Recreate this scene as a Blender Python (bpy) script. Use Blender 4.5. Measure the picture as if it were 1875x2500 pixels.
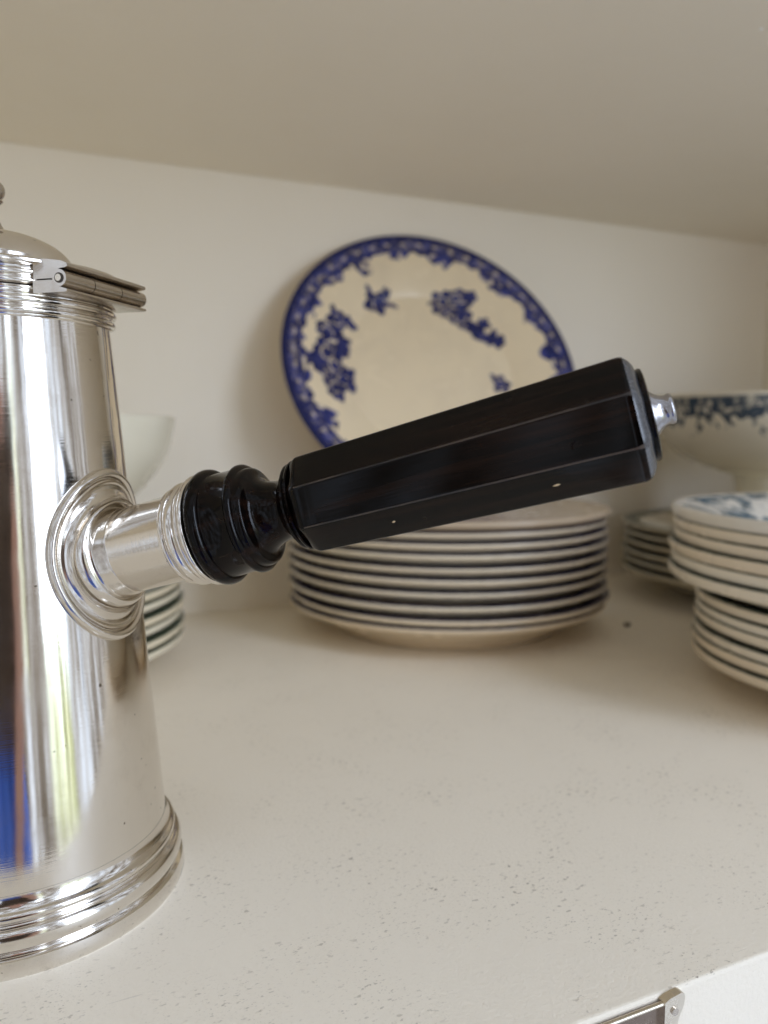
import bpy, math, random
import numpy as np
from mathutils import Vector, Matrix
for o in list(bpy.data.objects): bpy.data.objects.remove(o)
sc = bpy.context.scene
COL = sc.collection
rad = math.radians
random.seed(7); rng = np.random.default_rng(7)

# ------------------------------------------------------------------ camera
cam_d = bpy.data.cameras.new('camera'); cam = bpy.data.objects.new('camera', cam_d); COL.objects.link(cam)
cam.location = (0, 0, .15); cam.rotation_euler = (rad(90 - 5.77), 0, -rad(24.22))
cam_d.sensor_fit = 'VERTICAL'; cam_d.sensor_height = 36; cam_d.lens = 36 * 1930 / 2500
cam_d.clip_start = .01; cam_d.clip_end = 60
cam_d.dof.use_dof = True; cam_d.dof.focus_distance = .222; cam_d.dof.aperture_fstop = 9.5
sc.camera = cam

# ------------------------------------------------------------------ light
world = bpy.data.worlds.new('World'); sc.world = world; world.use_nodes = True
wn = world.node_tree; bg = wn.nodes['Background']
# the dim room in front of the cupboard: upright furniture, walls and doorways, as the silver mirrors them
wtc = wn.nodes.new('ShaderNodeTexCoord'); wmp = wn.nodes.new('ShaderNodeMapping'); wmp.inputs['Scale'].default_value = (8.5, 8.5, .5)
wnz = wn.nodes.new('ShaderNodeTexNoise'); wnz.inputs['Scale'].default_value = 1.6; wnz.inputs['Detail'].default_value = 4; wnz.inputs['Roughness'].default_value = .6
wra = wn.nodes.new('ShaderNodeValToRGB'); wcr = wra.color_ramp
for p, c in ((.30, (.03, .026, .023, 1)), (.44, (.19, .165, .14, 1)), (.52, (.44, .45, .47, 1)), (.60, (.78, .90, 1.10, 1)), (.68, (.33, .36, .42, 1))):
    e = wcr.elements.new(p); e.color = c
wcr.elements.remove(wcr.elements[0]); wcr.elements.remove(wcr.elements[-1])
wn.links.new(wtc.outputs['Generated'], wmp.inputs[0]); wn.links.new(wmp.outputs[0], wnz.inputs['Vector']); wn.links.new(wnz.outputs['Fac'], wra.inputs[0]); wn.links.new(wra.outputs[0], bg.inputs[0])
bg.inputs[1].default_value = 1.6

def window_lamp(name, loc, target, sx, sy, power, garden):
    """daylight through a window of the room; the lower panes look onto a garden"""
    d = bpy.data.lights.new(name, 'AREA'); d.shape = 'RECTANGLE'; d.size = sx; d.size_y = sy; d.energy = power
    o = bpy.data.objects.new(name, d); COL.objects.link(o); o.location = loc
    o.rotation_euler = (Vector(target) - Vector(loc)).to_track_quat('-Z', 'Y').to_euler()
    d.use_nodes = True; nt = d.node_tree; em = nt.nodes['Emission']; L = nt.links.new
    geo = nt.nodes.new('ShaderNodeNewGeometry'); sep = nt.nodes.new('ShaderNodeSeparateXYZ'); L(geo.outputs['Parametric'], sep.inputs[0])
    mp = nt.nodes.new('ShaderNodeMapping'); mp.inputs['Scale'].default_value = (9, 2.2, 1); L(geo.outputs['Parametric'], mp.inputs['Vector'])
    nz = nt.nodes.new('ShaderNodeTexNoise'); nz.inputs['Scale'].default_value = 1.7; nz.inputs['Detail'].default_value = 2; L(mp.outputs[0], nz.inputs['Vector'])
    ramp = nt.nodes.new('ShaderNodeValToRGB'); cr = ramp.color_ramp
    cr.elements[0].position = .36; cr.elements[0].color = (.022, .028, .012, 1)
    cr.elements[1].position = .66; cr.elements[1].color = (.26, .29, .22, 1)
    e = cr.elements.new(.5); e.color = (.065, .085, .03, 1); L(nz.outputs['Fac'], ramp.inputs[0])
    edge = nt.nodes.new('ShaderNodeMapRange'); edge.inputs[1].default_value = garden - .08; edge.inputs[2].default_value = garden + .08
    add = nt.nodes.new('ShaderNodeMath'); add.operation = 'MULTIPLY_ADD'; add.inputs[1].default_value = .5; L(nz.outputs['Fac'], add.inputs[0])
    sub = nt.nodes.new('ShaderNodeMath'); sub.operation = 'SUBTRACT'; sub.inputs[1].default_value = .25; L(sep.outputs[1], sub.inputs[0]); L(sub.outputs[0], add.inputs[2])
    L(add.outputs[0], edge.inputs[0])
    mix = nt.nodes.new('ShaderNodeMix'); mix.data_type = 'RGBA'; L(edge.outputs[0], mix.inputs[0]); L(ramp.outputs[0], mix.inputs[6]); mix.inputs[7].default_value = (.885, 1.03, 1.30, 1)
    L(mix.outputs[2], em.inputs[0]); em.inputs[1].default_value = 1
    return o
window_lamp('window_light', (1.15, -1.40, .78), (0, .28, .78), .66, 2.76, 38, .24)
window_lamp('window_light', (.42, -1.95, .55), (0, .28, .55), .16, 1.5, 3.2, .72)
sc.view_settings.view_transform = 'Standard'; sc.view_settings.look = 'None'
sc.view_settings.exposure = .0; sc.view_settings.gamma = 1
sc.render.engine = 'CYCLES'
sc.cycles.use_denoising = True
sc.cycles.max_bounces = 9; sc.cycles.diffuse_bounces = 6; sc.cycles.glossy_bounces = 6; sc.cycles.transmission_bounces = 2
sc.cycles.use_adaptive_sampling = True; sc.cycles.adaptive_threshold = .025
sc.cycles.sample_clamp_indirect = 6; sc.cycles.sample_clamp_direct = 3; sc.cycles.blur_glossy = .3

# ------------------------------------------------------------------ materials
class N:
    def __init__(s, name):
        s.m = bpy.data.materials.new(name); s.m.use_nodes = True; s.t = s.m.node_tree
        s.b = s.t.nodes['Principled BSDF']; s.L = s.t.links.new
        s.tc = s.t.nodes.new('ShaderNodeTexCoord')
    def node(s, k, **kw):
        n = s.t.nodes.new('ShaderNode' + k)
        for a, v in kw.items(): setattr(n, a, v)
        return n
    def vec(s, scale=(1, 1, 1), rot=(0, 0, 0), src='Object'):
        mp = s.node('Mapping'); mp.inputs['Scale'].default_value = scale; mp.inputs['Rotation'].default_value = rot
        s.L(s.tc.outputs[src], mp.inputs['Vector']); return mp.outputs[0]
    def noise(s, scale, detail=3, rough=.5, v=None, dist=0):
        n = s.node('TexNoise'); n.inputs['Scale'].default_value = scale; n.inputs['Detail'].default_value = detail
        n.inputs['Roughness'].default_value = rough; n.inputs['Distortion'].default_value = dist
        s.L(v if v else s.tc.outputs['Object'], n.inputs['Vector']); return n.outputs['Fac']
    def rng(s, x, a, b, c=0, d=1):
        n = s.node('MapRange'); s.L(x, n.inputs[0])
        for i, v in enumerate((a, b, c, d)): n.inputs[i + 1].default_value = v
        return n.outputs[0]
    def math(s, op, a, b=None, clamp=False):
        n = s.node('Math', operation=op, use_clamp=clamp)
        for i, v in enumerate((a, b)):
            if v is None: continue
            if isinstance(v, (int, float)): n.inputs[i].default_value = v
            else: s.L(v, n.inputs[i])
        return n.outputs[0]
    def mix(s, f, a, b):
        n = s.node('Mix', data_type='RGBA')
        for i, v in ((0, f), (6, a), (7, b)):
            if isinstance(v, tuple): n.inputs[i].default_value = (*v[:3], 1)
            elif isinstance(v, (int, float)): n.inputs[i].default_value = v
            else: s.L(v, n.inputs[i])
        return n.outputs[2]
    def set(s, k, v):
        i = s.b.inputs[k]
        if isinstance(v, tuple): i.default_value = (*v[:3], 1)
        elif isinstance(v, (int, float)): i.default_value = v
        else: s.L(v, i)
    def bump(s, h, dist, strength=1, prev=None):
        n = s.node('Bump'); n.inputs['Distance'].default_value = dist; n.inputs['Strength'].default_value = strength
        s.L(h, n.inputs['Height'])
        if prev: s.L(prev, n.inputs['Normal'])
        s.L(n.outputs[0], s.b.inputs['Normal']); return n.outputs[0]

def paint_material(name, dirty):
    k = N(name); base = (.905, .83, .695)
    big = k.rng(k.noise(5, 4, .6), .3, .7)
    col = k.mix(big, (.885, .81, .675), base)
    if dirty:
        # small dark scuffs and pits in the paint, clustered
        v = k.vec((1, 1.7, 1), (0, 0, rad(-20)))
        a = k.rng(k.noise(400, 2, .5, v), .625, .68)
        b = k.rng(k.noise(900, 1, .6, v), .63, .70)
        cl = k.rng(k.noise(22, 3, .7), .42, .66)
        sp = k.math('MAXIMUM', k.math('MULTIPLY', a, cl), k.math('MULTIPLY', b, k.math('MULTIPLY', cl, .55)))
        gn = k.node('NewGeometry'); gz = k.node('SeparateXYZ'); k.L(gn.outputs['True Normal'], gz.inputs[0]); upf = k.rng(gz.outputs[2], .5, .9)
        sp = k.math('MULTIPLY', k.math('MULTIPLY', sp, upf), k.rng(k.noise(45, 2), .3, .65, .3, .75))
        col = k.mix(sp, col, (.20, .15, .10))
        # hairline scratches
        w = k.vec((40, 900, 1), (0, 0, rad(37)))
        s1 = k.rng(k.noise(1, 2, .5, w), .73, .76)
        col = k.mix(k.math('MULTIPLY', s1, .25), col, (.35, .31, .26))
    k.set('Base Color', col); k.set('Roughness', k.rng(k.noise(60, 3), .3, .7, .42, .6)); k.set('Specular IOR Level', .35)
    h = k.noise(700, 5, .72)
    k.bump(h, .00045, .6)
    return k.m
M_floor = paint_material('worn_white_paint', True)
M_paint = paint_material('white_paint', False)

def silver_material(name, tint=(.77, .735, .685), rough=.075, axis_marks=1.0, tarnish=.25):
    k = N(name)
    # fine turning marks run round the axis (local z), plus random hairline scratches and tarnish
    m = k.noise(1, 3, .6, k.vec((45, 45, 2600)))
    dents = k.noise(38, 2, .5)
    t = k.rng(k.noise(70, 5, .65), .52, .74)
    fine = k.rng(k.noise(1, 3, .7, k.vec((2600, 300, 500), (.3, .5, .9))), .58, .75)
    pit = k.rng(k.noise(480, 1, .5), .775, .80, 0, .8)
    cloud = k.rng(k.noise(24, 4, .65, k.vec((1, 1, .45))), .5, .72)
    k.set('Base Color', k.mix(pit, k.mix(k.math('MULTIPLY', t, tarnish), tint, (.50, .43, .35)), (.16, .12, .08)))
    k.set('Metallic', 1.0)
    r = k.math('ADD', k.rng(k.noise(45, 4, .6), .35, .7, rough * .7, rough * 1.7), k.math('MULTIPLY', k.math('MAXIMUM', fine, k.math('MULTIPLY', cloud, 1.3)), .055))
    k.set('Roughness', r)
    h = k.math('ADD', k.math('MULTIPLY', m, .000011 * axis_marks), k.math('MULTIPLY', dents, .00016))
    k.bump(h, 1.0, 1.0)
    return k.m
M_silver = silver_material('polished_silver')
M_silver2 = silver_material('socket_silver', (.74, .70, .645), .10, 1.6, .3)
M_edge = silver_material('worn_silver_edge', (.80, .74, .64), .22, .5, .5)
M_tar = silver_material('tarnished_silver', (.60, .55, .49), .16, .6, .7)
M_steel = silver_material('steel', (.36, .35, .36), .2, .5, .4)
M_darkmirror = silver_material('dark_reflection_metal', (.26, .21, .18), .22, .5, .5)  # polished plate: the dark room it mirrors is put into the colour
M_recess = silver_material('recess_shade_metal', (.10, .09, .08), .3, .5, .5)  # near-black for the shade in the knuckle-end recess

def ebony_material(name):
    k = N(name)
    g = k.rng(k.noise(1, 4, .6, k.vec((260, 260, 14))), .45, .75)
    k.set('Base Color', k.mix(g, (.0022, .0016, .0014), (.016, .007, .004)))
    pits = k.rng(k.noise(210, 2, .4), .735, .75)
    k.set('Roughness', k.math('ADD', k.rng(k.noise(90, 4, .6), .35, .7, .06, .13), k.math('MULTIPLY', pits, .2)))
    k.set('Specular IOR Level', .14); k.set('IOR', 1.5)
    k.bump(k.math('ADD', k.noise(1, 3, .6, k.vec((1500, 1500, 60))), k.math('MULTIPLY', pits, -3)), .00004, .6)
    return k.m
M_ebony = ebony_material('ebony')
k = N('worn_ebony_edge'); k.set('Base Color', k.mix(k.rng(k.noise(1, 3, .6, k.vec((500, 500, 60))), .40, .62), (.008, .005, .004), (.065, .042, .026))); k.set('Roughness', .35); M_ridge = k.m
k = N('ebony_end_sheen'); k.set('Base Color', k.mix(k.rng(k.noise(1, 3, .6, k.vec((900, 900, 120))), .35, .7), (.025, .025, .027), (.06, .06, .066))); k.set('Roughness', .24); k.set('Specular IOR Level', .8); M_endsheen = k.m  # grip end: the window's reflection is put into a lighter, glossier ebony

def glaze(name, cream=(.80, .71, .55), band=None, band_in=.86, radius=.12, paint=None, edge=(.66, .56, .42)):
    """cream lead glaze; optional printed border (by radius) or a painted transfer print stored on the mesh"""
    k = N(name)
    oi = k.node('ObjectInfo')
    stain = k.rng(k.noise(28, 5, .65), .45, .8)
    hv = k.rng(oi.outputs['Random'], 0, 1, 0, .9)
    col = k.mix(hv, cream, tuple(c * f for c, f in zip(cream, (.95, .86, .76))))
    col = k.mix(k.math('MULTIPLY', stain, .45), col, edge)
    if band:
        sep = k.node('SeparateXYZ'); k.L(k.tc.outputs['Object'], sep.inputs[0])
        r = k.math('POWER', k.math('ADD', k.math('POWER', k.math('ABSOLUTE', sep.outputs[0]), 2), k.math('POWER', k.math('ABSOLUTE', sep.outputs[1]), 2)), .5)
        geo = k.node('NewGeometry'); sn = k.node('SeparateXYZ'); k.L(geo.outputs['Normal'], sn.inputs[0])
        lace = k.math('ADD', r, k.math('MULTIPLY', k.math('SUBTRACT', k.noise(150, 4, .6), .5), radius * .10))
        f = k.math('MULTIPLY', k.rng(lace, radius * band_in, radius * (band_in + .01)), k.rng(sn.outputs[2], .45, .7))
        f = k.math('MULTIPLY', f, k.rng(k.noise(120, 3, .6), .25, .5, .75, 1))
        col = k.mix(f, col, band)
    if paint:
        at = k.node('Attribute'); at.attribute_name = 'print'
        sx = k.node('SeparateXYZ'); k.L(at.outputs['Vector'], sx.inputs[0])
        dark = k.mix(sx.outputs[1], tuple(min(1, c * 3.6 + .05) for c in paint), paint)
        col = k.mix(sx.outputs[0], col, dark)
    k.set('Base Color', col)
    k.set('Roughness', k.rng(k.noise(50, 3), .3, .7, .16, .30)); k.set('Specular IOR Level', .5)
    k.bump(k.noise(60, 2), .0006, .35)
    return k.m

# ------------------------------------------------------------------ mesh helpers
def mesh_obj(name, verts, faces, mat, parent=None, smooth=True, loc=None, sharp=None):
    me = bpy.data.meshes.new(name); me.from_pydata([tuple(v) for v in verts], [], faces); me.update()
    if smooth: me.polygons.foreach_set('use_smooth', [True] * len(me.polygons))
    if mat: me.materials.append(mat)
    if smooth and sharp: me.set_sharp_from_angle(angle=rad(sharp))
    o = bpy.data.objects.new(name, me); COL.objects.link(o)
    if parent: o.parent = parent
    if loc: o.location = loc
    return o
def lathe_data(prof, seg=96):
    """prof: (r, z) list; r = 0 at an end closes it"""
    V = []; F = []; rings = []
    for r, z in prof:
        if r < 1e-7: rings.append([len(V)]); V.append((0, 0, z))
        else:
            s = len(V); rings.append(list(range(s, s + seg)))
            for i in range(seg):
                a = 2 * math.pi * i / seg; V.append((r * math.cos(a), r * math.sin(a), z))
    for A, B in zip(rings, rings[1:]):
        for i in range(seg):
            j = (i + 1) % seg
            if len(A) == 1 and len(B) == 1: continue
            if len(A) == 1: F.append((A[0], B[j], B[i]))
            elif len(B) == 1: F.append((A[i], A[j], B[0]))
            else: F.append((A[i], A[j], B[j], B[i]))
    return V, F
def lathe(name, prof, mat, parent=None, seg=96, sharp=35, flip=False):
    V, F = lathe_data(prof, seg)
    if flip: F = [f[::-1] for f in F]
    return mesh_obj(name, V, F, mat, parent, True, None, sharp)
def bead(z0, z1, r0, r1, n=8, bulge=None):
    """half-round bead between two heights; r0 at the ends, r1 at the crown"""
    return [(r0 + (r1 - r0) * math.sin(math.pi * i / n), z0 + (z1 - z0) * (.5 - .5 * math.cos(math.pi * i / n))) for i in range(n + 1)]
def extrude(name, poly, t0, t1, mat, parent, frame, sharp=30, smooth=True):
    """poly in (a, b) of the frame's first two axes, pulled along the third"""
    A, B, T, O = frame; n = len(poly)
    V = [O + A * a + B * b + T * t for t in (t0, t1) for a, b in poly]
    F = [(i, (i + 1) % n, n + (i + 1) % n, n + i) for i in range(n)] + [tuple(range(n))[::-1], tuple(range(n, 2 * n))]
    return mesh_obj(name, V, F, mat, parent, smooth, None, sharp)
def box(name, lo, hi, mat, parent=None, bevel=0, seg=3):
    V = [(x, y, z) for z in (lo[2], hi[2]) for y in (lo[1], hi[1]) for x in (lo[0], hi[0])]
    F = [(0, 2, 3, 1), (4, 5, 7, 6), (0, 1, 5, 4), (2, 6, 7, 3), (0, 4, 6, 2), (1, 3, 7, 5)]
    o = mesh_obj(name, V, F, mat, parent, False)
    if bevel:
        m = o.modifiers.new('bevel', 'BEVEL'); m.width = bevel; m.segments = seg
    return o
def empty(name, loc, label, cat, group=None):
    o = bpy.data.objects.new(name, None); COL.objects.link(o); o.location = loc; o.empty_display_size = .02
    return tag(o, label, cat, group)
def tag(o, label, cat, group=None):
    o['label'] = label; o['category'] = cat
    if group: o['group'] = group
    return o
def structure(o): o['kind'] = 'structure'; return o

# ------------------------------------------------------------------ the cupboard
XL, XR, YF, YB, ZC = -.62, .768, .1503, .654, .3578
structure(box('shelf', (XL, YF, -.05), (XR, YB, 0), M_floor, None, .0011))
structure(box('ceiling', (XL, YF, ZC), (XR, YB, ZC + .03), M_paint, None, .0012))
structure(box('wall_back', (XL - .03, YB, -.4), (XR + .03, YB + .02, .8), M_paint))
structure(box('wall_right', (XR, YF - .002, -.4), (XR + .03, YB, .8), M_paint))
structure(box('wall_left', (XL - .03, YF - .002, -.4), (XL, YB, .8), M_paint))

# ------------------------------------------------------------------ the pot
PC = Vector((-.00704, .27956, 0)); AZ = rad(130.5)
U = Vector((math.sin(AZ), math.cos(AZ), 0)); T = Vector((-U.y, U.x, 0)); EL = rad(15.1); Z = Vector((0, 0, 1))
pot = empty('coffee_pot', PC, 'polished silver coffee pot with straight black wooden side handle and hinged lid', 'coffee pot')
def body_r(z): return .0464 + (.0335 - .0464) * (z - .0217) / (.1826 - .0217)
prof = [(body_r(z), z) for z in np.linspace(.019, .186, 40)]
body = lathe('body', prof, M_silver, pot, 256)
base = [(.0, .0004), (.0505, .0004), (.0520, .0), (.0523, .0006), (.05215, .0030), (.0518, .0049), (.0512, .0053), (.0505, .0056), (.0503, .0061)]
base += [(r, z) for r, z in bead(.0063, .0131, .0497, .0516, 16)][1:]
base += [(.0489, .0134), (.0486, .0138)] + bead(.0140, .0170, .0482, .0495, 10)[1:] + [(.0479, .0173), (.0475, .0178), (.0470, .0188), (.0466, .0200), (.0465, .0212)]
lathe('base_moulding', base, M_silver, pot, 320, 40)
rim = [(.0332, .1820), (.0338, .1824), (.0341, .1829)] + bead(.1830, .1852, .0341, .0353, 10) + [(.0342, .1854), (.0343, .1857)] + bead(.1858, .1882, .0344, .0356, 10) + [(.0345, .1885), (.0339, .1890), (.0337, .1897), (.0339, .1902), (.0342, .1904), (.0340, .1908), (.0330, .1909), (.0, .1909)]
lathe('rim_moulding', rim, M_silver, pot, 320, 40)
lid = lathe('lid', [(.0, .1911), (.0334, .1911), (.0340, .1913)] + bead(.1914, .1930, .0341, .0350, 10) + [(.0342, .1932), (.0342, .1935)] + bead(.1936, .1954, .0343, .0353, 10) + [(.0344, .1957), (.0346, .1960), (.0366, .1962), (.0375, .1964), (.0379, .1968), (.0379, .1975), (.0375, .1980), (.0345, .1987), (.0290, .1990), (.0255, .1994), (.0240, .1998)]
            + [(.0237 * math.cos(a), .1999 + .0118 * math.sin(a)) for a in np.linspace(.05, 1.50, 18)] + [(.0, .2118)], M_silver, pot, 320, 40)
lathe('knob', [(.0, .2112), (.0042, .2116), (.0030, .2130), (.0019, .2155), (.0017, .2180), (.0024, .2198), (.0034, .2208)] + [(.0041 * math.cos(a), .2240 + .0036 * math.sin(a)) for a in np.linspace(-.75, 1.5, 12)] + [(0, .2278)], M_tar, lid, 48, 50)

# hinge above the handle: two leaves, a three-knuckle barrel and its pin
FR = (U, Z, T, Vector((0, 0, 0)))
HL = .0192
hinge = extrude('hinge', [(.0300, .1885), (.0402, .18845), (.0411, .1887), (.0409, .1893), (.0394, .1897), (.0380, .1904), (.0366, .1917), (.0360, .1919), (.0300, .1919)], -HL, HL, M_tar, pot, FR)
extrude('upper_leaf', [(.0300, .19235), (.0362, .19235), (.0364, .1926), (.0372, .1940), (.0386, .1949), (.0405, .1951), (.0412, .1954), (.0410, .1962), (.0390, .1970), (.0340, .1977), (.0300, .1980)], -HL * .985, HL * .985, M_tar, lid, FR)
bc = [(.0388 + .0023 * math.cos(a), .19225 + .0023 * math.sin(a)) for a in np.linspace(0, 2 * math.pi, 28, endpoint=False)]
for t0, t1 in ((-HL - .0002, -.0067), (-.0064, .0064), (.0067, HL + .0002)):
    extrude('knuckle', bc, t0, t1, M_tar, hinge, FR, 40)
pinp = [(.0388 + .00095 * math.cos(a), .19225 + .00095 * math.sin(a)) for a in np.linspace(0, 2 * math.pi, 20, endpoint=False)]
extrude('hinge_pin', pinp, -HL - .0007, HL + .0006, M_edge, hinge, FR, 40)
ringo = [(.0388 + .0014 * math.cos(a), .19225 + .0014 * math.sin(a)) for a in np.linspace(0, 2 * math.pi, 24, endpoint=False)]
extrude('pin_recess_shade', ringo, -HL - .0004, -HL, M_recess, hinge, FR, 40)  # dark disc added round the pin for the shaded recess of the knuckle end

# round socket plate: concentric mouldings wrapped on the tapering body round the handle axis
def esc():
    hp = [(.0265, -.0006), (.0264, .0004), (.0259, .0015), (.0251, .0021), (.0243, .0020), (.0237, .0013), (.0235, .0004), (.0232, .0004), (.0230, .0012), (.0225, .0016), (.0219, .0014), (.0216, .0009), (.0210, .0008), (.0200, .0008), (.0190, .0011), (.0181, .0017), (.0174, .0026), (.0170, .0034), (.01685, .0026), (.0166, .0026),
          (.0163, .0038), (.0157, .0046), (.0150, .0047), (.0145, .0041), (.0142, .0036), (.0139, .0040), (.0136, .0056), (.0133, .0070), (.0131, .0081), (.0127, .0090)]
    fine = []
    for (a, b), (c, d) in zip(hp, hp[1:]): fine += [(a + (c - a) * i / 3, b + (d - b) * i / 3) for i in range(3)]
    fine.append(hp[-1]); n = 128; V = []; F = []
    z0 = .1126
    for ro, h in fine:
        for i in range(n):
            a = 2 * math.pi * i / n; tt = ro * math.cos(a) * (1 - .15 * min(1, max(0, (ro - .0145) / .010))); v = ro * math.sin(a); z = z0 + v
            R = body_r(z)
            ph = math.asin(max(-1, min(1, tt / R))); ph = ph * (.97 if ro > .02 else 1)
            P0 = U * (R * math.cos(ph)) + T * (R * math.sin(ph)) + Z * z
            nr = (U * math.cos(ph) + T * math.sin(ph)) * .9968 + Z * .08
            ax = U * math.cos(EL) + Z * math.sin(EL)
            k = min(1, max(0, (ro - .0138) / .0030)); k = k * k * (3 - 2 * k)
            yy = (Z - ax * Z.dot(ax)).normalized()
            P1 = Z * .1018 + ax * (.0398 + h) + T * tt + yy * v
            V.append((P0 + nr.normalized() * h) * k + P1 * (1 - k))
    m = len(fine)
    for j in range(m - 1):
        for i in range(n):
            k = (i + 1) % n; F.append((j * n + i, j * n + k, (j + 1) * n + k, (j + 1) * n + i))
    return mesh_obj('socket_plate', V, F, M_silver2, pot, True, None, 50)
esc()
# handle: everything turned about its own axis
AX = (U * math.cos(EL) + Z * math.sin(EL)).normalized(); YY = (Z - AX * Z.dot(AX)).normalized(); XX = YY.cross(AX)
HM = Matrix.Translation(Vector((0, 0, .1018))) @ Matrix((XX, YY, AX)).transposed().to_4x4()
def on_handle(o, parent=None):
    o.matrix_local = HM if parent is None else Matrix.Identity(4); return o
on_handle(lathe('socket', [(.0128, .030), (.0130, .040), (.0130, .0655), (.0131, .0664), (.0134, .0667)], M_silver2, pot, 128))
on_handle(lathe('collar', [(.0120, .0664), (.0134, .0665)] + bead(.0666, .0686, .0134, .0146, 8) + bead(.0688, .0724, .0141, .0156, 10) + bead(.0726, .0742, .0148, .0158, 6) + bead(.0744, .0763, .0153, .0166, 8) + [(.0150, .0765), (.0100, .0766)], M_silver2, pot, 128, 40))
handle = on_handle(lathe('handle', [(.0100, .0764), (.0150, .0766), (.0161, .0768), (.0168, .0773), (.0172, .0781), (.0173, .0790), (.0171, .0799), (.0166, .0806), (.0159, .0810), (.0155, .0811), (.01535, .0814), (.0152, .0850), (.0151, .0886), (.0152, .0888), (.01565, .0890), (.0160, .0896), (.01595, .0903), (.0155, .0909), (.0149, .0912), (.0146, .0913), (.0145, .0916), (.0144, .0924), (.0141, .0931), (.0135, .0935), (.0126, .0937), (.0118, .0939), (.0109, .0944), (.0100, .0955), (.0093, .0970), (.0088, .0987), (.0085, .1004), (.0086, .1018), (.0091, .1027), (.0100, .1035), (.0111, .1040), (.0119, .1043), (.0124, .1048), (.0124, .1053), (.0121, .1056), (.0127, .1060), (.0130, .1065), (.0128, .1069), (.0110, .1071), (.0, .1071)], M_ebony, pot, 128, 40))
def octagon_grip(end=False):
    sec = [(.1069, .0118), (.1072, .0129), (.1079, .0137), (.1092, .0144), (.1100, .0146)] + [(s, .0146 + (.0168 - .0146) * (s - .11) / (.1965 - .11)) for s in np.linspace(.115, .1965, 14)] + [(.1975, .0168), (.1984, .01655)] 
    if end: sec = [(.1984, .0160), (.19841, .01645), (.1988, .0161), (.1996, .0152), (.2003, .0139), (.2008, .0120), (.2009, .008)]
    V = []; F = []; cut = .035; pts = 16
    for i, (s, r) in enumerate(sec):
        rd = .10 if .11 <= s <= .1965 else .35
        for kk in range(8):
            th = rad(25 + 45 * kk)
            p = Vector((-math.sin(th), math.cos(th))) * r
            thm, thp = rad(25 + 45 * (kk - 1)), rad(25 + 45 * (kk + 1))
            pm = Vector((-math.sin(thm), math.cos(thm))) * r; pp = Vector((-math.sin(thp), math.cos(thp))) * r
            e = (.0007 if s < .1966 else .0007 + (s - .1966) * .55) / (2 * r * math.sin(rad(22.5))) if s > .109 else .12
            for q, f in ((pm, e), (pm, e * .35), (pp, e * .35), (pp, e)):
                w = p.lerp(q, f)
                if f < e: w = w * .9985
                V.append((w.x, w.y, s))
    n = 32
    for j in range(len(sec) - 1):
        for i in range(n):
            k = (i + 1) % n; F.append((j * n + i, j * n + k, (j + 1) * n + k, (j + 1) * n + i))
    F.append(tuple(range(n))[::-1]); F.append(tuple((len(sec) - 1) * n + i for i in range(n)))
    o = mesh_obj('end_rim' if end else 'grip', V, F, M_endsheen if end else M_ebony, handle, True, None, 28 if end else 20)
    if not end:
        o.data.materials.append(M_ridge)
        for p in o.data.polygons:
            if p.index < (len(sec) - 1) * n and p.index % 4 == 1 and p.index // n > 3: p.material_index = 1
    return o
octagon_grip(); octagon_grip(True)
# two pale nicks where the black wood is chipped
k = N('bare_wood'); k.set('Base Color', (.62, .47, .28)); k.set('Roughness', .8)
for s_, ln in ((.1765, .0011), (.1335, .0005)):
    d_ = (.0146 + .0022 * (s_ - .11) / .0865) * math.cos(rad(22.5))
    V_, F_ = lathe_data([(0, -1), (.7, -.5), (1, 0), (.7, .5), (0, 1)], 8)
    R_ = Matrix.Rotation(rad(137.5), 4, 'Z')
    q = [R_ @ Vector((x * .0004, d_ + y * .00012, 0)) + Vector((0, 0, s_ + z * ln + x * .0002)) for x, y, z in V_]
    mesh_obj('nick', q, F_, k.m, handle, True)
lathe('end_disc', [(.0, .2004), (.0105, .2004), (.0116, .2008), (.0118, .2014), (.0116, .2020), (.0108, .2023), (.0, .2024)], M_ebony, handle, 96, 40)
lathe('end_stud', [(.0, .2020), (.0060, .2022), (.0056, .2028), (.0046, .2037), (.0039, .2048), (.0036, .2058), (.0038, .2064), (.0039, .2069), (.0036, .2074), (.0026, .2078), (.0, .2079)], M_steel, handle, 64, 45)

# ------------------------------------------------------------------ crockery
def vnoise(x, y, s):
    x = np.asarray(x) * s; y = np.asarray(y) * s
    xi = np.floor(x).astype(int); yi = np.floor(y).astype(int); fx = x - xi; fy = y - yi
    fx = fx * fx * (3 - 2 * fx); fy = fy * fy * (3 - 2 * fy)
    def h(a, b): 
        v = np.sin(a * 127.1 + b * 311.7 + 11.3) * 43758.5453; return v - np.floor(v)
    return (h(xi, yi) * (1 - fx) + h(xi + 1, yi) * fx) * (1 - fy) + (h(xi, yi + 1) * (1 - fx) + h(xi + 1, yi + 1) * fx) * fy
def ss(x, a, b):
    t = np.clip((x - a) / (b - a), 0, 1); return t * t * (3 - 2 * t)
def bloom(u, v, cx, cy, r, petals, rot, depth=.35):
    dx, dy = u - cx, v - cy; d = np.hypot(dx, dy); a = np.arctan2(dy, dx) + rot
    return 1 - d / (r * (1 - depth + depth * np.abs(np.cos(a * petals / 2))))
def leaf(u, v, cx, cy, l, w, rot):
    dx, dy = u - cx, v - cy; p = (dx * math.cos(rot) + dy * math.sin(rot)) / l; q = (-dx * math.sin(rot) + dy * math.cos(rot)) / w
    return 1 - np.hypot(p, q) - .3 * np.abs(p) ** 2
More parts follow.
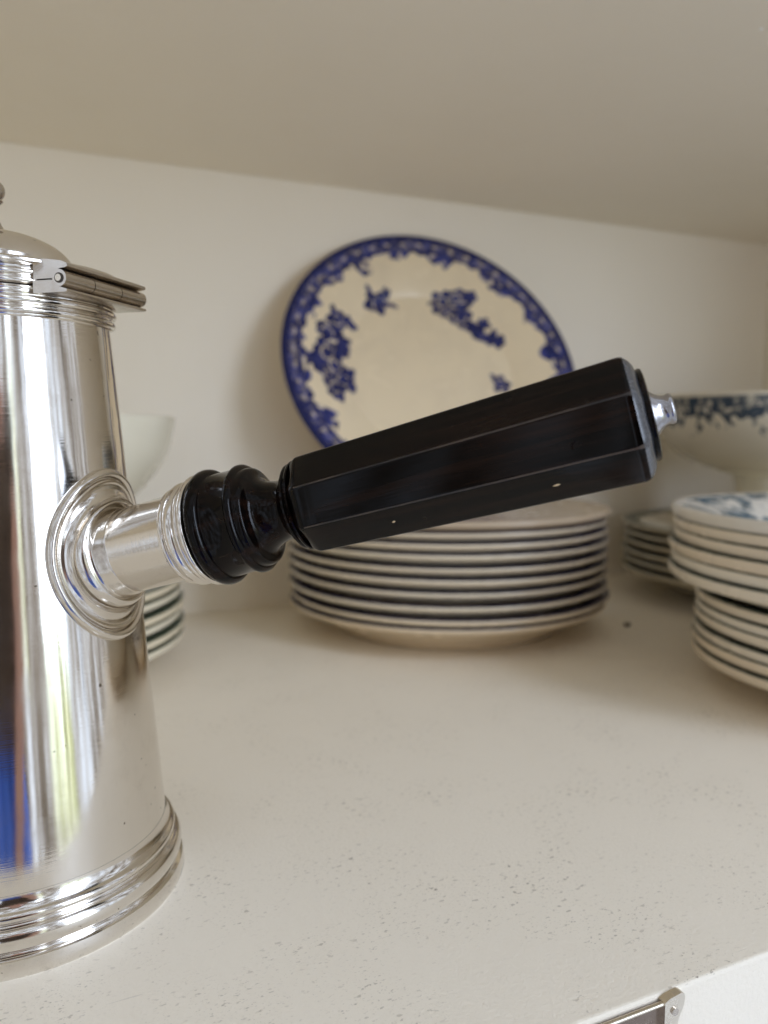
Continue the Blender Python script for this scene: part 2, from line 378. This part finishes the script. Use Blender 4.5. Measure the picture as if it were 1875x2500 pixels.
def dinner_print(u, v):
    """blue transfer print of the plate that leans on the wall: lace border and sprays of flowers"""
    r = np.hypot(u, v); th = np.arctan2(v, u)
    wu = u + .018 * (vnoise(u + 7, v, 22) - .5); wv = v + .018 * (vnoise(u, v + 9, 22) - .5)
    F = np.full(u.shape, -9.0)
    B = [  # (x, y, radius, petals)
        (-.287, .515, .062, 5), (-.335, .555, .03, 4), (-.23, .585, .028, 4),
        (.18, .555, .062, 5), (.16, .50, .05, 5), (.275, .575, .05, 5), (.365, .575, .042, 5), (.295, .44, .068, 6), (.36, .36, .045, 5), (.445, .385, .04, 5), (.47, .275, .045, 5), (.53, .255, .042, 5), (.39, .30, .03, 4),
        (-.675, .25, .055, 5), (-.60, .335, .052, 5), (-.575, .375, .03, 4), (-.60, .245, .035, 4), (-.695, .10, .07, 6), (-.76, .06, .045, 5), (-.765, .0, .04, 5), (-.585, .145, .048, 5), (-.645, .015, .065, 6), (-.70, -.06, .055, 5), (-.60, -.07, .055, 5), (-.665, -.14, .06, 5), (-.655, -.20, .035, 4),
        (.49, -.07, .055, 5), (.15, -.62, .06, 5), (-.1, -.60, .07, 6), (.02, -.65, .05, 5), (.6, -.30, .06, 5), (.55, -.4, .05, 5)]
    for i, (x, y, q, p) in enumerate(B): F = np.maximum(F, bloom(wu, wv, x, y, q * 1.42, p, i * 1.3))
    LV = [(-.19, .505, .055, .012, -.2), (-.36, .50, .05, .018, .7), (-.26, .455, .04, .014, 1.3), (-.35, .585, .04, .014, 2.2), (.11, .545, .05, .010, .2), (.215, .43, .06, .016, 2.4), (.33, .51, .05, .02, .4), (.42, .33, .05, .018, -.9), (.50, .31, .05, .02, .6),
          (-.50, .335, .055, .022, -.4), (-.53, .36, .04, .018, .7), (-.55, .205, .05, .02, .3), (-.73, .17, .05, .02, 1.2), (-.55, -.02, .05, .022, 1.2), (-.55, -.12, .04, .02, 1.4), (-.62, .42, .03, .015, 1.5), (-.72, .28, .035, .016, 2.4), (.45, -.02, .04, .014, 2.0)]
    for x, y, l, w, a in LV: F = np.maximum(F, leaf(wu, wv, x, y, l * 1.15, w * 1.35, a))
    m = ss(F, .0, .10)
    # pale lines inside the blooms
    hole = np.zeros_like(u)
    for x, y, q, p in B:
        if q >= .05:
            d = np.hypot(wu - x, wv - y) / q; hole = np.maximum(hole, ss(1 - np.abs(d - .62) / .11, 0, .6) * (vnoise(u, v, 30) > .42))
    m = m * (1 - .8 * hole)
    tone = .72 + .28 * ss(vnoise(u, v, 34), .25, .7)
    # border: dark lip line, a broad blue band with a chain of pale lozenges, then torn lace scrolls
    k1 = np.abs(np.sin(th * 8.5 + .9 * np.sin(th * 3))); k2 = np.abs(np.sin(th * 29 + 1)); sc_ = vnoise(th * 3.1 + 40, r * 0, 2.4)
    inner = .868 - .016 * k2 - .075 * ss(k1, .45, .95) * (.3 + .9 * sc_)
    inner = inner + .035 * (vnoise(u, v, 30) - .5)
    lace = ss(r, inner, inner + .01)
    gap = ss(vnoise(u, v, 36), .62, .72) * (r < .872) * (r > .77)
    bead_ = np.exp(-((r - .922) / .010) ** 2) * ss(np.sin(th * 50), .3, .8) * .62
    fl = .5 * ss(vnoise(u * 1.7, v * 1.7, 40), .62, .75) * (r > .885) * (r < .955)
    mb = np.clip(lace * (1 - .85 * gap) - bead_ - fl * .5, 0, 1); mb = np.where(r > .955, 1.0, mb)
    tb = np.where(r > .957, 1.0, .45 + .5 * ss(vnoise(u, v, 38), .3, .7)); tb = np.where(np.abs(r - .885) < .006, .95, tb)
    M = np.maximum(m, mb); tn = np.where(mb > m, tb, tone)
    return M, tn
def teal_print(u, v):
    r = np.hypot(u, v); th = np.arctan2(v, u)
    n = .38 * vnoise(u, v, 8) + .37 * vnoise(u + 3, v, 19) + .25 * vnoise(u, v + 5, 40)
    sw = .5 + .5 * np.sin(th * 14 + 9 * r)
    m = ss(n + .10 * sw, .545, .60) * ss(r, .60, .66) * (1 - ss(r, .95, .96))
    m = np.maximum(m, ss(r, .985, .99) * .0)
    return m, .35 + .6 * vnoise(u, v, 30)
def plate_profile(R, H, th, wr, fr, dense=None, zw=.0058):
    """top from the centre out, round the lip, then back underneath to the foot ring; z = 0 is the foot"""
    def top(r):
        if r <= wr: return zw + .0004 * (r / wr) ** 4
        t = (r - wr) / (R - wr); return zw + .0004 + (H - zw - .0004) * (1 - (1 - t) ** 1.55) ** .96
    n = dense or 9
    rs = list(np.linspace(0, wr, max(4, n * 2 // 5))) + list(np.linspace(wr, R - .0016, max(8, n)))[1:]
    P = [(r, top(r)) for r in rs]
    zl = top(R - .0016); c = zl - th / 2
    P += [(R - .0016 + .0016 * math.sin(a), c + th / 2 * math.cos(a)) for a in (rad(25), rad(50), rad(75), rad(95), rad(120), rad(150))]
    rb = np.linspace(R - .0022, fr + .004, 8)
    for r in rb:
        t = (r - fr) / (R - fr); P.append((r, max(.0022, (top(R - .0016) - th) * (t ** .8))))
    P += [(fr + .002, .0009), (fr, 0), (fr - .003, 0), (fr - .005, .0020), (fr * .5, .0022), (0, .0022)]
    return P
def plate_mesh(name, P, mat, seg, paint=None, R=None, ntop=0, extra=None):
    V, F = lathe_data(P, seg); F = [f[::-1] for f in F]
    me = bpy.data.meshes.new(name); me.from_pydata(V, [], F); me.update()
    me.polygons.foreach_set('use_smooth', [True] * len(me.polygons)); me.materials.append(mat)
    if paint:
        co = np.array(V); u, v = co[:, 0] / R, co[:, 1] / R
        m, t = paint(u, v); nt = 1 + (ntop + 3) * seg
        m = m.copy(); m[nt:] = 0
        at = me.attributes.new('print', 'FLOAT_VECTOR', 'POINT')
        at.data.foreach_set('vector', np.stack([m, t, m * 0], 1).astype(np.float32).ravel())
    return me
def put(name, me, loc, rz, label, cat, group=None, tilt=(0, 0)):
    o = bpy.data.objects.new(name, me); COL.objects.link(o); o.location = loc; o.rotation_euler = (tilt[0], tilt[1], rz)
    return tag(o, label, cat, group)
ORD = ['lowest', 'second', 'third', 'fourth', 'fifth', 'sixth', 'seventh', 'eighth', 'ninth']
def stack(me, c, rims, H, labels, group, jit=.0012):
    out = []
    for i, z in enumerate(rims):
        j = (rng.random(2) - .5) * 2 * jit
        out.append(put('plate', me if not isinstance(me, list) else me[i], (c[0] + j[0], c[1] + j[1], z - H), rng.random() * 6.28, labels(i, len(rims)), 'plate', group,
            ((rng.random() - .5) * .006 * (i > 0), (rng.random() - .5) * .006 * (i > 0))))
    return out
def lab(what):
    def f(i, n):
        if i == 0: return f'lowest {what}'
        if i == n - 1: return f'topmost {what}'
        return f'{ORD[i]} {what}, counted from the bottom'
    return f
# middle stack
G_blue = glaze('blue_rim_glaze', band=(.006, .008, .06), band_in=.86, radius=.1228)
mp_ = plate_mesh('plate', plate_profile(.1228, .0244, .0033, .072, .084), G_blue, 128)
mp_top = plate_mesh('plate', plate_profile(.1228, .0244, .0033, .072, .084, None, .0182), glaze('shaded_top_glaze', (.55, .46, .35)), 128)  # topmost plate: shade of its inside is put into the darker glaze
stack([mp_] * 9 + [mp_top], (.2975, .5420), [.0244, .0309, .0396, .0484, .0568, .0645, .0727, .0803, .0866, .0935], .0244, lab('cream plate under the leaning blue patterned plate'), 'cream plates stacked behind the handle', .0016)
# leaning plate
Rl = .1312
Pl = plate_profile(Rl, .022, .0042, .077, .075, 150); ntop = len(np.linspace(0, .077, 60)) + 149
G_dinner = glaze('dinner_plate_glaze', (.90, .81, .61), paint=(.006, .011, .085), edge=(.70, .58, .42))
ml = plate_mesh('patterned_plate', Pl, G_dinner, 640, dinner_print, Rl, ntop)
lp = put('plate', ml, (0, 0, 0), 0, 'large cream plate with blue lace border and flower sprays leaning on the wall', 'plate')
ti, rz = .4634, -.097
nrm = Vector((math.sin(rz) * math.cos(ti), -math.cos(rz) * math.cos(ti), math.sin(ti))); ex = Vector((math.cos(rz), math.sin(rz), 0)); ey = nrm.cross(ex)
if ey.z < 0: ey = -ey
lc = Vector((.3146, .5916, .2063)) - nrm * .0205
lp.matrix_world = Matrix.Translation(lc) @ Matrix((ex, ey, nrm)).transposed().to_4x4()
# right hand pile: a lower group and a wider upper group
G_teal = glaze('teal_rim_glaze', (.78, .71, .58), band=(.012, .035, .03), band_in=.80, radius=.12)
G_tealp = glaze('teal_print_glaze', (.76, .73, .66), paint=(.012, .045, .07))
mlow = plate_mesh('plate', plate_profile(.1135, .0235, .0056, .066, .072), G_teal, 128)
stack(mlow, (.455, .282), [.0235, .0310, .0362, .0450, .0505, .0572], .0235, lab('plate in the narrow lower half of the two-part pile'), 'cream plates of the lower group in the two-part pile')
mup = plate_mesh('plate', plate_profile(.1285, .0250, .0062, .074, .078), G_teal, 128)
Pt = plate_profile(.1285, .0250, .0062, .074, .078, 70); nt_ = len(np.linspace(0, .074, 28)) + 69
mtop = plate_mesh('printed_plate', Pt, G_tealp, 360, teal_print, .1285, nt_)
stack([mup] * 5 + [mtop], (.455, .282), [.0722, .0794, .0865, .0933, .1002, .1068], .0250, lab('plate in the wide upper half of the two-part pile'), 'thick rimmed plates of the upper group in the two-part pile', .0014)
# pile in the back corner
G_green = glaze('green_rim_glaze', (.62, .57, .44), band=(.03, .05, .035), band_in=.88, radius=.13)
mbk = plate_mesh('plate', plate_profile(.130, .022, .0040, .078, .082), G_green, 128)
stack(mbk, (.610, .500), [.0300, .0382, .0462, .0545, .0625, .0705], .022, lab('green edged plate of the back corner pile'), 'green edged plates piled in the back corner')
# pile behind the pot
G_left = glaze('dark_green_line_glaze', (.76, .71, .56), band=(.015, .04, .02), band_in=.88, radius=.1228)
mle = plate_mesh('plate', plate_profile(.1228, .0230, .0048, .072, .078), G_left, 128)
stack(mle, (-.031, .546), [.0230, .0297, .0372, .0442, .0515, .0582], .0230, lab('cream plate of the pile behind the silver pot'), 'cream plates piled behind the silver pot')
# plain footed bowl on that pile
G_plain = glaze('plain_cream_glaze', (.80, .76, .62), edge=(.74, .68, .52))
def bowl_prof(R, H, th, fr, sh, e1=.85, e2=1.05):
    P = []
    n = 14
    P = [(0, sh + .004)] + [(R * math.sin(a) ** e1, sh + .004 + (H - sh - .004) * (1 - math.cos(a)) ** e2) for a in np.linspace(.12, math.pi / 2, n)]
    P += [(R + .0012, H + .0008), (R + .0024, H - .0002), (R + .0024, H - .002)]
    P += [((R + .001) * math.sin(a) ** e1, sh - th * .4 + (H - sh - .004) * (1 - math.cos(a)) ** e2) for a in np.linspace(math.pi / 2 - .08, .33, n)]
    return P
lb = empty('footed_bowl', (-.031, .546, .0412), 'plain cream footed bowl standing on the plates behind the silver pot', 'bowl')
bw = lathe('bowl', bowl_prof(.1185, .118, .004, .04, .030, 1.0, .80), G_plain, lb, 128, 60, True)
lathe('foot', [(.034, .032), (.030, .024), (.028, .016), (.034, .008), (.044, .003), (.047, 0), (.044, 0), (.02, .004), (0, .004)], G_plain, lb, 96, 60, True)
# printed comport on the back pile
def comport_print_mat():
    k = N('blue_grey_print_glaze'); z = k.node('SeparateXYZ'); k.L(k.tc.outputs['Object'], z.inputs[0])
    n = k.math('ADD', k.noise(70, 4, .6), k.math('MULTIPLY', k.noise(190, 3, .6), .35))
    lim = k.rng(z.outputs[2], .088, .124, .86, .40)
    f = k.rng(k.math('SUBTRACT', n, lim), 0, .035)
    f = k.math('MULTIPLY', f, k.rng(z.outputs[2], .1255, .1240))
    f = k.math('MULTIPLY', f, k.rng(k.noise(120, 3, .7), .3, .5))
    col = k.mix(f, (.72, .66, .53), k.mix(k.noise(160, 3), (.012, .022, .05), (.05, .085, .12)))
    k.set('Base Color', col); k.set('Roughness', .2); return k.m
G_comp = comport_print_mat()
cp = empty('comport', (.615, .505, .0544), 'cream comport dish with dark blue floral band standing on the corner pile', 'comport')
lathe('bowl', bowl_prof(.108, .127, .004, .04, .058), G_comp, cp, 160, 60, True)
lathe('stem', [(.030, .070), (.050, .066), (.052, .063), (.049, .060), (.036, .057), (.033, .045), (.032, .030), (.036, .014), (.052, .006), (.058, .002), (.058, 0), (.05, 0), (0, .004)], G_plain, cp, 96, 60, True)

# ------------------------------------------------------------------ label holder on the shelf edge
hold = empty('label_holder', (.120, YF, -.018), 'small tarnished metal label holder screwed to the front edge of the shelf', 'label holder')
def lbox(name, lo, hi, mat, bv=.0003): 
    o = box(name, lo, hi, mat, hold, bv, 2); return o
lbox('back_plate', (-.034, -.0010, -.016), (.0290, -.0002, .0165), M_darkmirror, .0002)
lbox('top_edge', (-.034, -.0022, .0160), (.0290, -.0009, .0169), M_edge)
lbox('bottom_edge', (-.034, -.0022, -.0165), (.0290, -.0009, -.0156), M_edge)
FRH = (Vector((1, 0, 0)), Vector((0, 0, 1)), Vector((0, -1, 0)), Vector((0, 0, 0)))
for s in (1, -1):
    poly = [(.0283, .0172), (.0300, .0180), (.0338, .0185), (.0349, .0180), (.0352, .0168), (.0350, .0148), (.0340, .0128), (.0331, .0108), (.0326, .0070), (.0325, 0), (.0326, -.0070), (.0331, -.0108), (.0340, -.0128), (.0350, -.0148), (.0352, -.0168), (.0338, -.0185), (.0283, -.0172)]
    if s < 0: poly = [(-.005 - a, b) for a, b in poly][::-1]
    t = extrude('end_tab', poly, .0002, .0026, M_edge, hold, FRH, 30)
    for zz in (.0140, -.0140):
        cx = .0316 if s > 0 else -.0366
        sp = [(cx + .0011 * math.cos(a), zz + .0011 * math.sin(a)) for a in np.linspace(0, 2 * math.pi, 20, endpoint=False)]
        extrude('screw_head', sp, .0022, .0031, M_tar, t, FRH, 30)
# crumb on the shelf and a flake of paint under the shelf above
def pebble(name, loc, r, mat, seed, flat=.6):
    g = np.random.default_rng(seed); V, F = lathe_data([(0, -1), (.6, -.8), (.95, -.3), (1, .1), (.7, .7), (0, 1)], 10)
    V = [Vector(v) * (1 + .25 * (g.random() - .5)) for v in V]
    return mesh_obj(name, [(v.x * r, v.y * r, v.z * r * flat) for v in V], F, mat, None, True, loc)
k = N('crumb'); k.set('Base Color', (.10, .075, .05)); k.set('Roughness', .8)
tag(pebble('crumb', (.419, .471, .0016), .0026, k.m, 3), 'small dark crumb lying on the shelf between the two tall piles', 'crumb')

# ------------------------------------------------------------------ the person taking the picture, met only in the silver's reflection
def skinned(name, pts, edges, mat, parent, sub=2):
    me = bpy.data.meshes.new(name); me.from_pydata([p[:3] for p in pts], edges, []); me.update(); me.materials.append(mat)
    o = bpy.data.objects.new(name, me); COL.objects.link(o); o.parent = parent
    m = o.modifiers.new('skin', 'SKIN'); m.use_smooth_shade = True
    for sv, p in zip(me.skin_vertices[0].data, pts):
        sv.radius = (p[3], p[4] if len(p) > 4 else p[3]); sv.use_root = False
    me.skin_vertices[0].data[0].use_root = True
    s = o.modifiers.new('sub', 'SUBSURF'); s.levels = sub; s.render_levels = sub
    return o
per = empty('person', (-.075, -.62, -1.10), 'person in brown top and blue skirt standing before the cupboard, mirrored in the pot', 'person')
k = N('skin'); k.set('Base Color', k.mix(k.rng(k.noise(30, 3), .3, .7), (.50, .27, .20), (.60, .36, .28))); k.set('Roughness', .5); M_skin = k.m
k = N('blue_cloth'); k.set('Base Color', k.mix(k.rng(k.noise(1, 4, .6, k.vec((22, 22, 3))), .35, .65), (.03, .09, .45), (.09, .22, .85))); k.set('Roughness', .85); k.bump(k.noise(1, 4, .6, k.vec((60, 60, 8))), .01, .6); M_blue = k.m
k = N('hair'); k.set('Base Color', (.05, .03, .02)); k.set('Roughness', .5); M_hair = k.m
body_pts = [(0, 0, .92, .155, .115), (0, 0, 1.10, .135, .10), (0, .01, 1.28, .16, .115), (0, 0, 1.40, .12, .085), (0, .01, 1.46, .055), (0, .03, 1.54, .075, .09), (0, .035, 1.62, .075, .09),
            (.17, .0, 1.38, .06), (.16, .11, 1.13, .045), (.06, .19, .93, .034), (.05, .20, .86, .036, .022), (.045, .205, .78, .02, .013),
            (-.17, .0, 1.38, .06), (-.22, -.02, 1.12, .045), (-.21, .06, .90, .034), (-.205, .08, .83, .036, .022), (-.20, .09, .75, .02, .013),
            (.09, 0, .82, .10), (.10, .01, .48, .062), (.10, -.02, .10, .042), (.11, .10, .03, .038, .03),
            (-.09, 0, .82, .10), (-.10, .01, .48, .062), (-.10, -.02, .10, .042), (-.11, .10, .03, .038, .03)]
body_e = [(0, 1), (1, 2), (2, 3), (3, 4), (4, 5), (5, 6), (3, 7), (7, 8), (8, 9), (9, 10), (10, 11), (3, 12), (12, 13), (13, 14), (14, 15), (15, 16), (0, 17), (17, 18), (18, 19), (19, 20), (0, 21), (21, 22), (22, 23), (23, 24)]
skinned('person_body', body_pts, body_e, M_skin, per)
grow = lambda i, d: (*body_pts[i][:3], body_pts[i][3] + d, (body_pts[i][4] if len(body_pts[i]) > 4 else body_pts[i][3]) + d)
k = N('brown_cloth'); k.set('Base Color', k.mix(k.rng(k.noise(9, 3), .35, .65), (.05, .032, .022), (.09, .06, .04))); k.set('Roughness', .85); M_brown = k.m
skinned('brown_top', [grow(0, .012), grow(1, .025), grow(2, .02), grow(3, .015), grow(7, .014), (.168, .05, 1.27, .066), (-.19, -.01, 1.25, .066), grow(12, .014)], [(0, 1), (1, 2), (2, 3), (3, 4), (4, 5), (3, 7), (7, 6)], M_brown, per)
skinned('blue_skirt', [(0, 0, 1.06, .14, .12), (0, .0, .92, .19, .15), (0, .0, .70, .25, .19), (0, 0, .42, .31, .23), (0, 0, .38, .30, .22)], [(0, 1), (1, 2), (2, 3), (3, 4)], M_blue, per)
skinned('hair', [(0, -.03, 1.50, .085, .06), (0, .0, 1.60, .095, .09), (0, .01, 1.67, .08, .07)], [(0, 1), (1, 2)], M_hair, per)

# flake of bare plaster where the paint of the shelf above has chipped
k = N('bare_plaster'); k.set('Base Color', (.92, .92, .90)); k.set('Roughness', .9)
fl = pebble('paint_chip', (.3555, .3141, ZC - .0002), .0011, k.m, 5, .3); fl.parent = bpy.data.objects['ceiling']; fl.rotation_euler = (0, 0, .4)
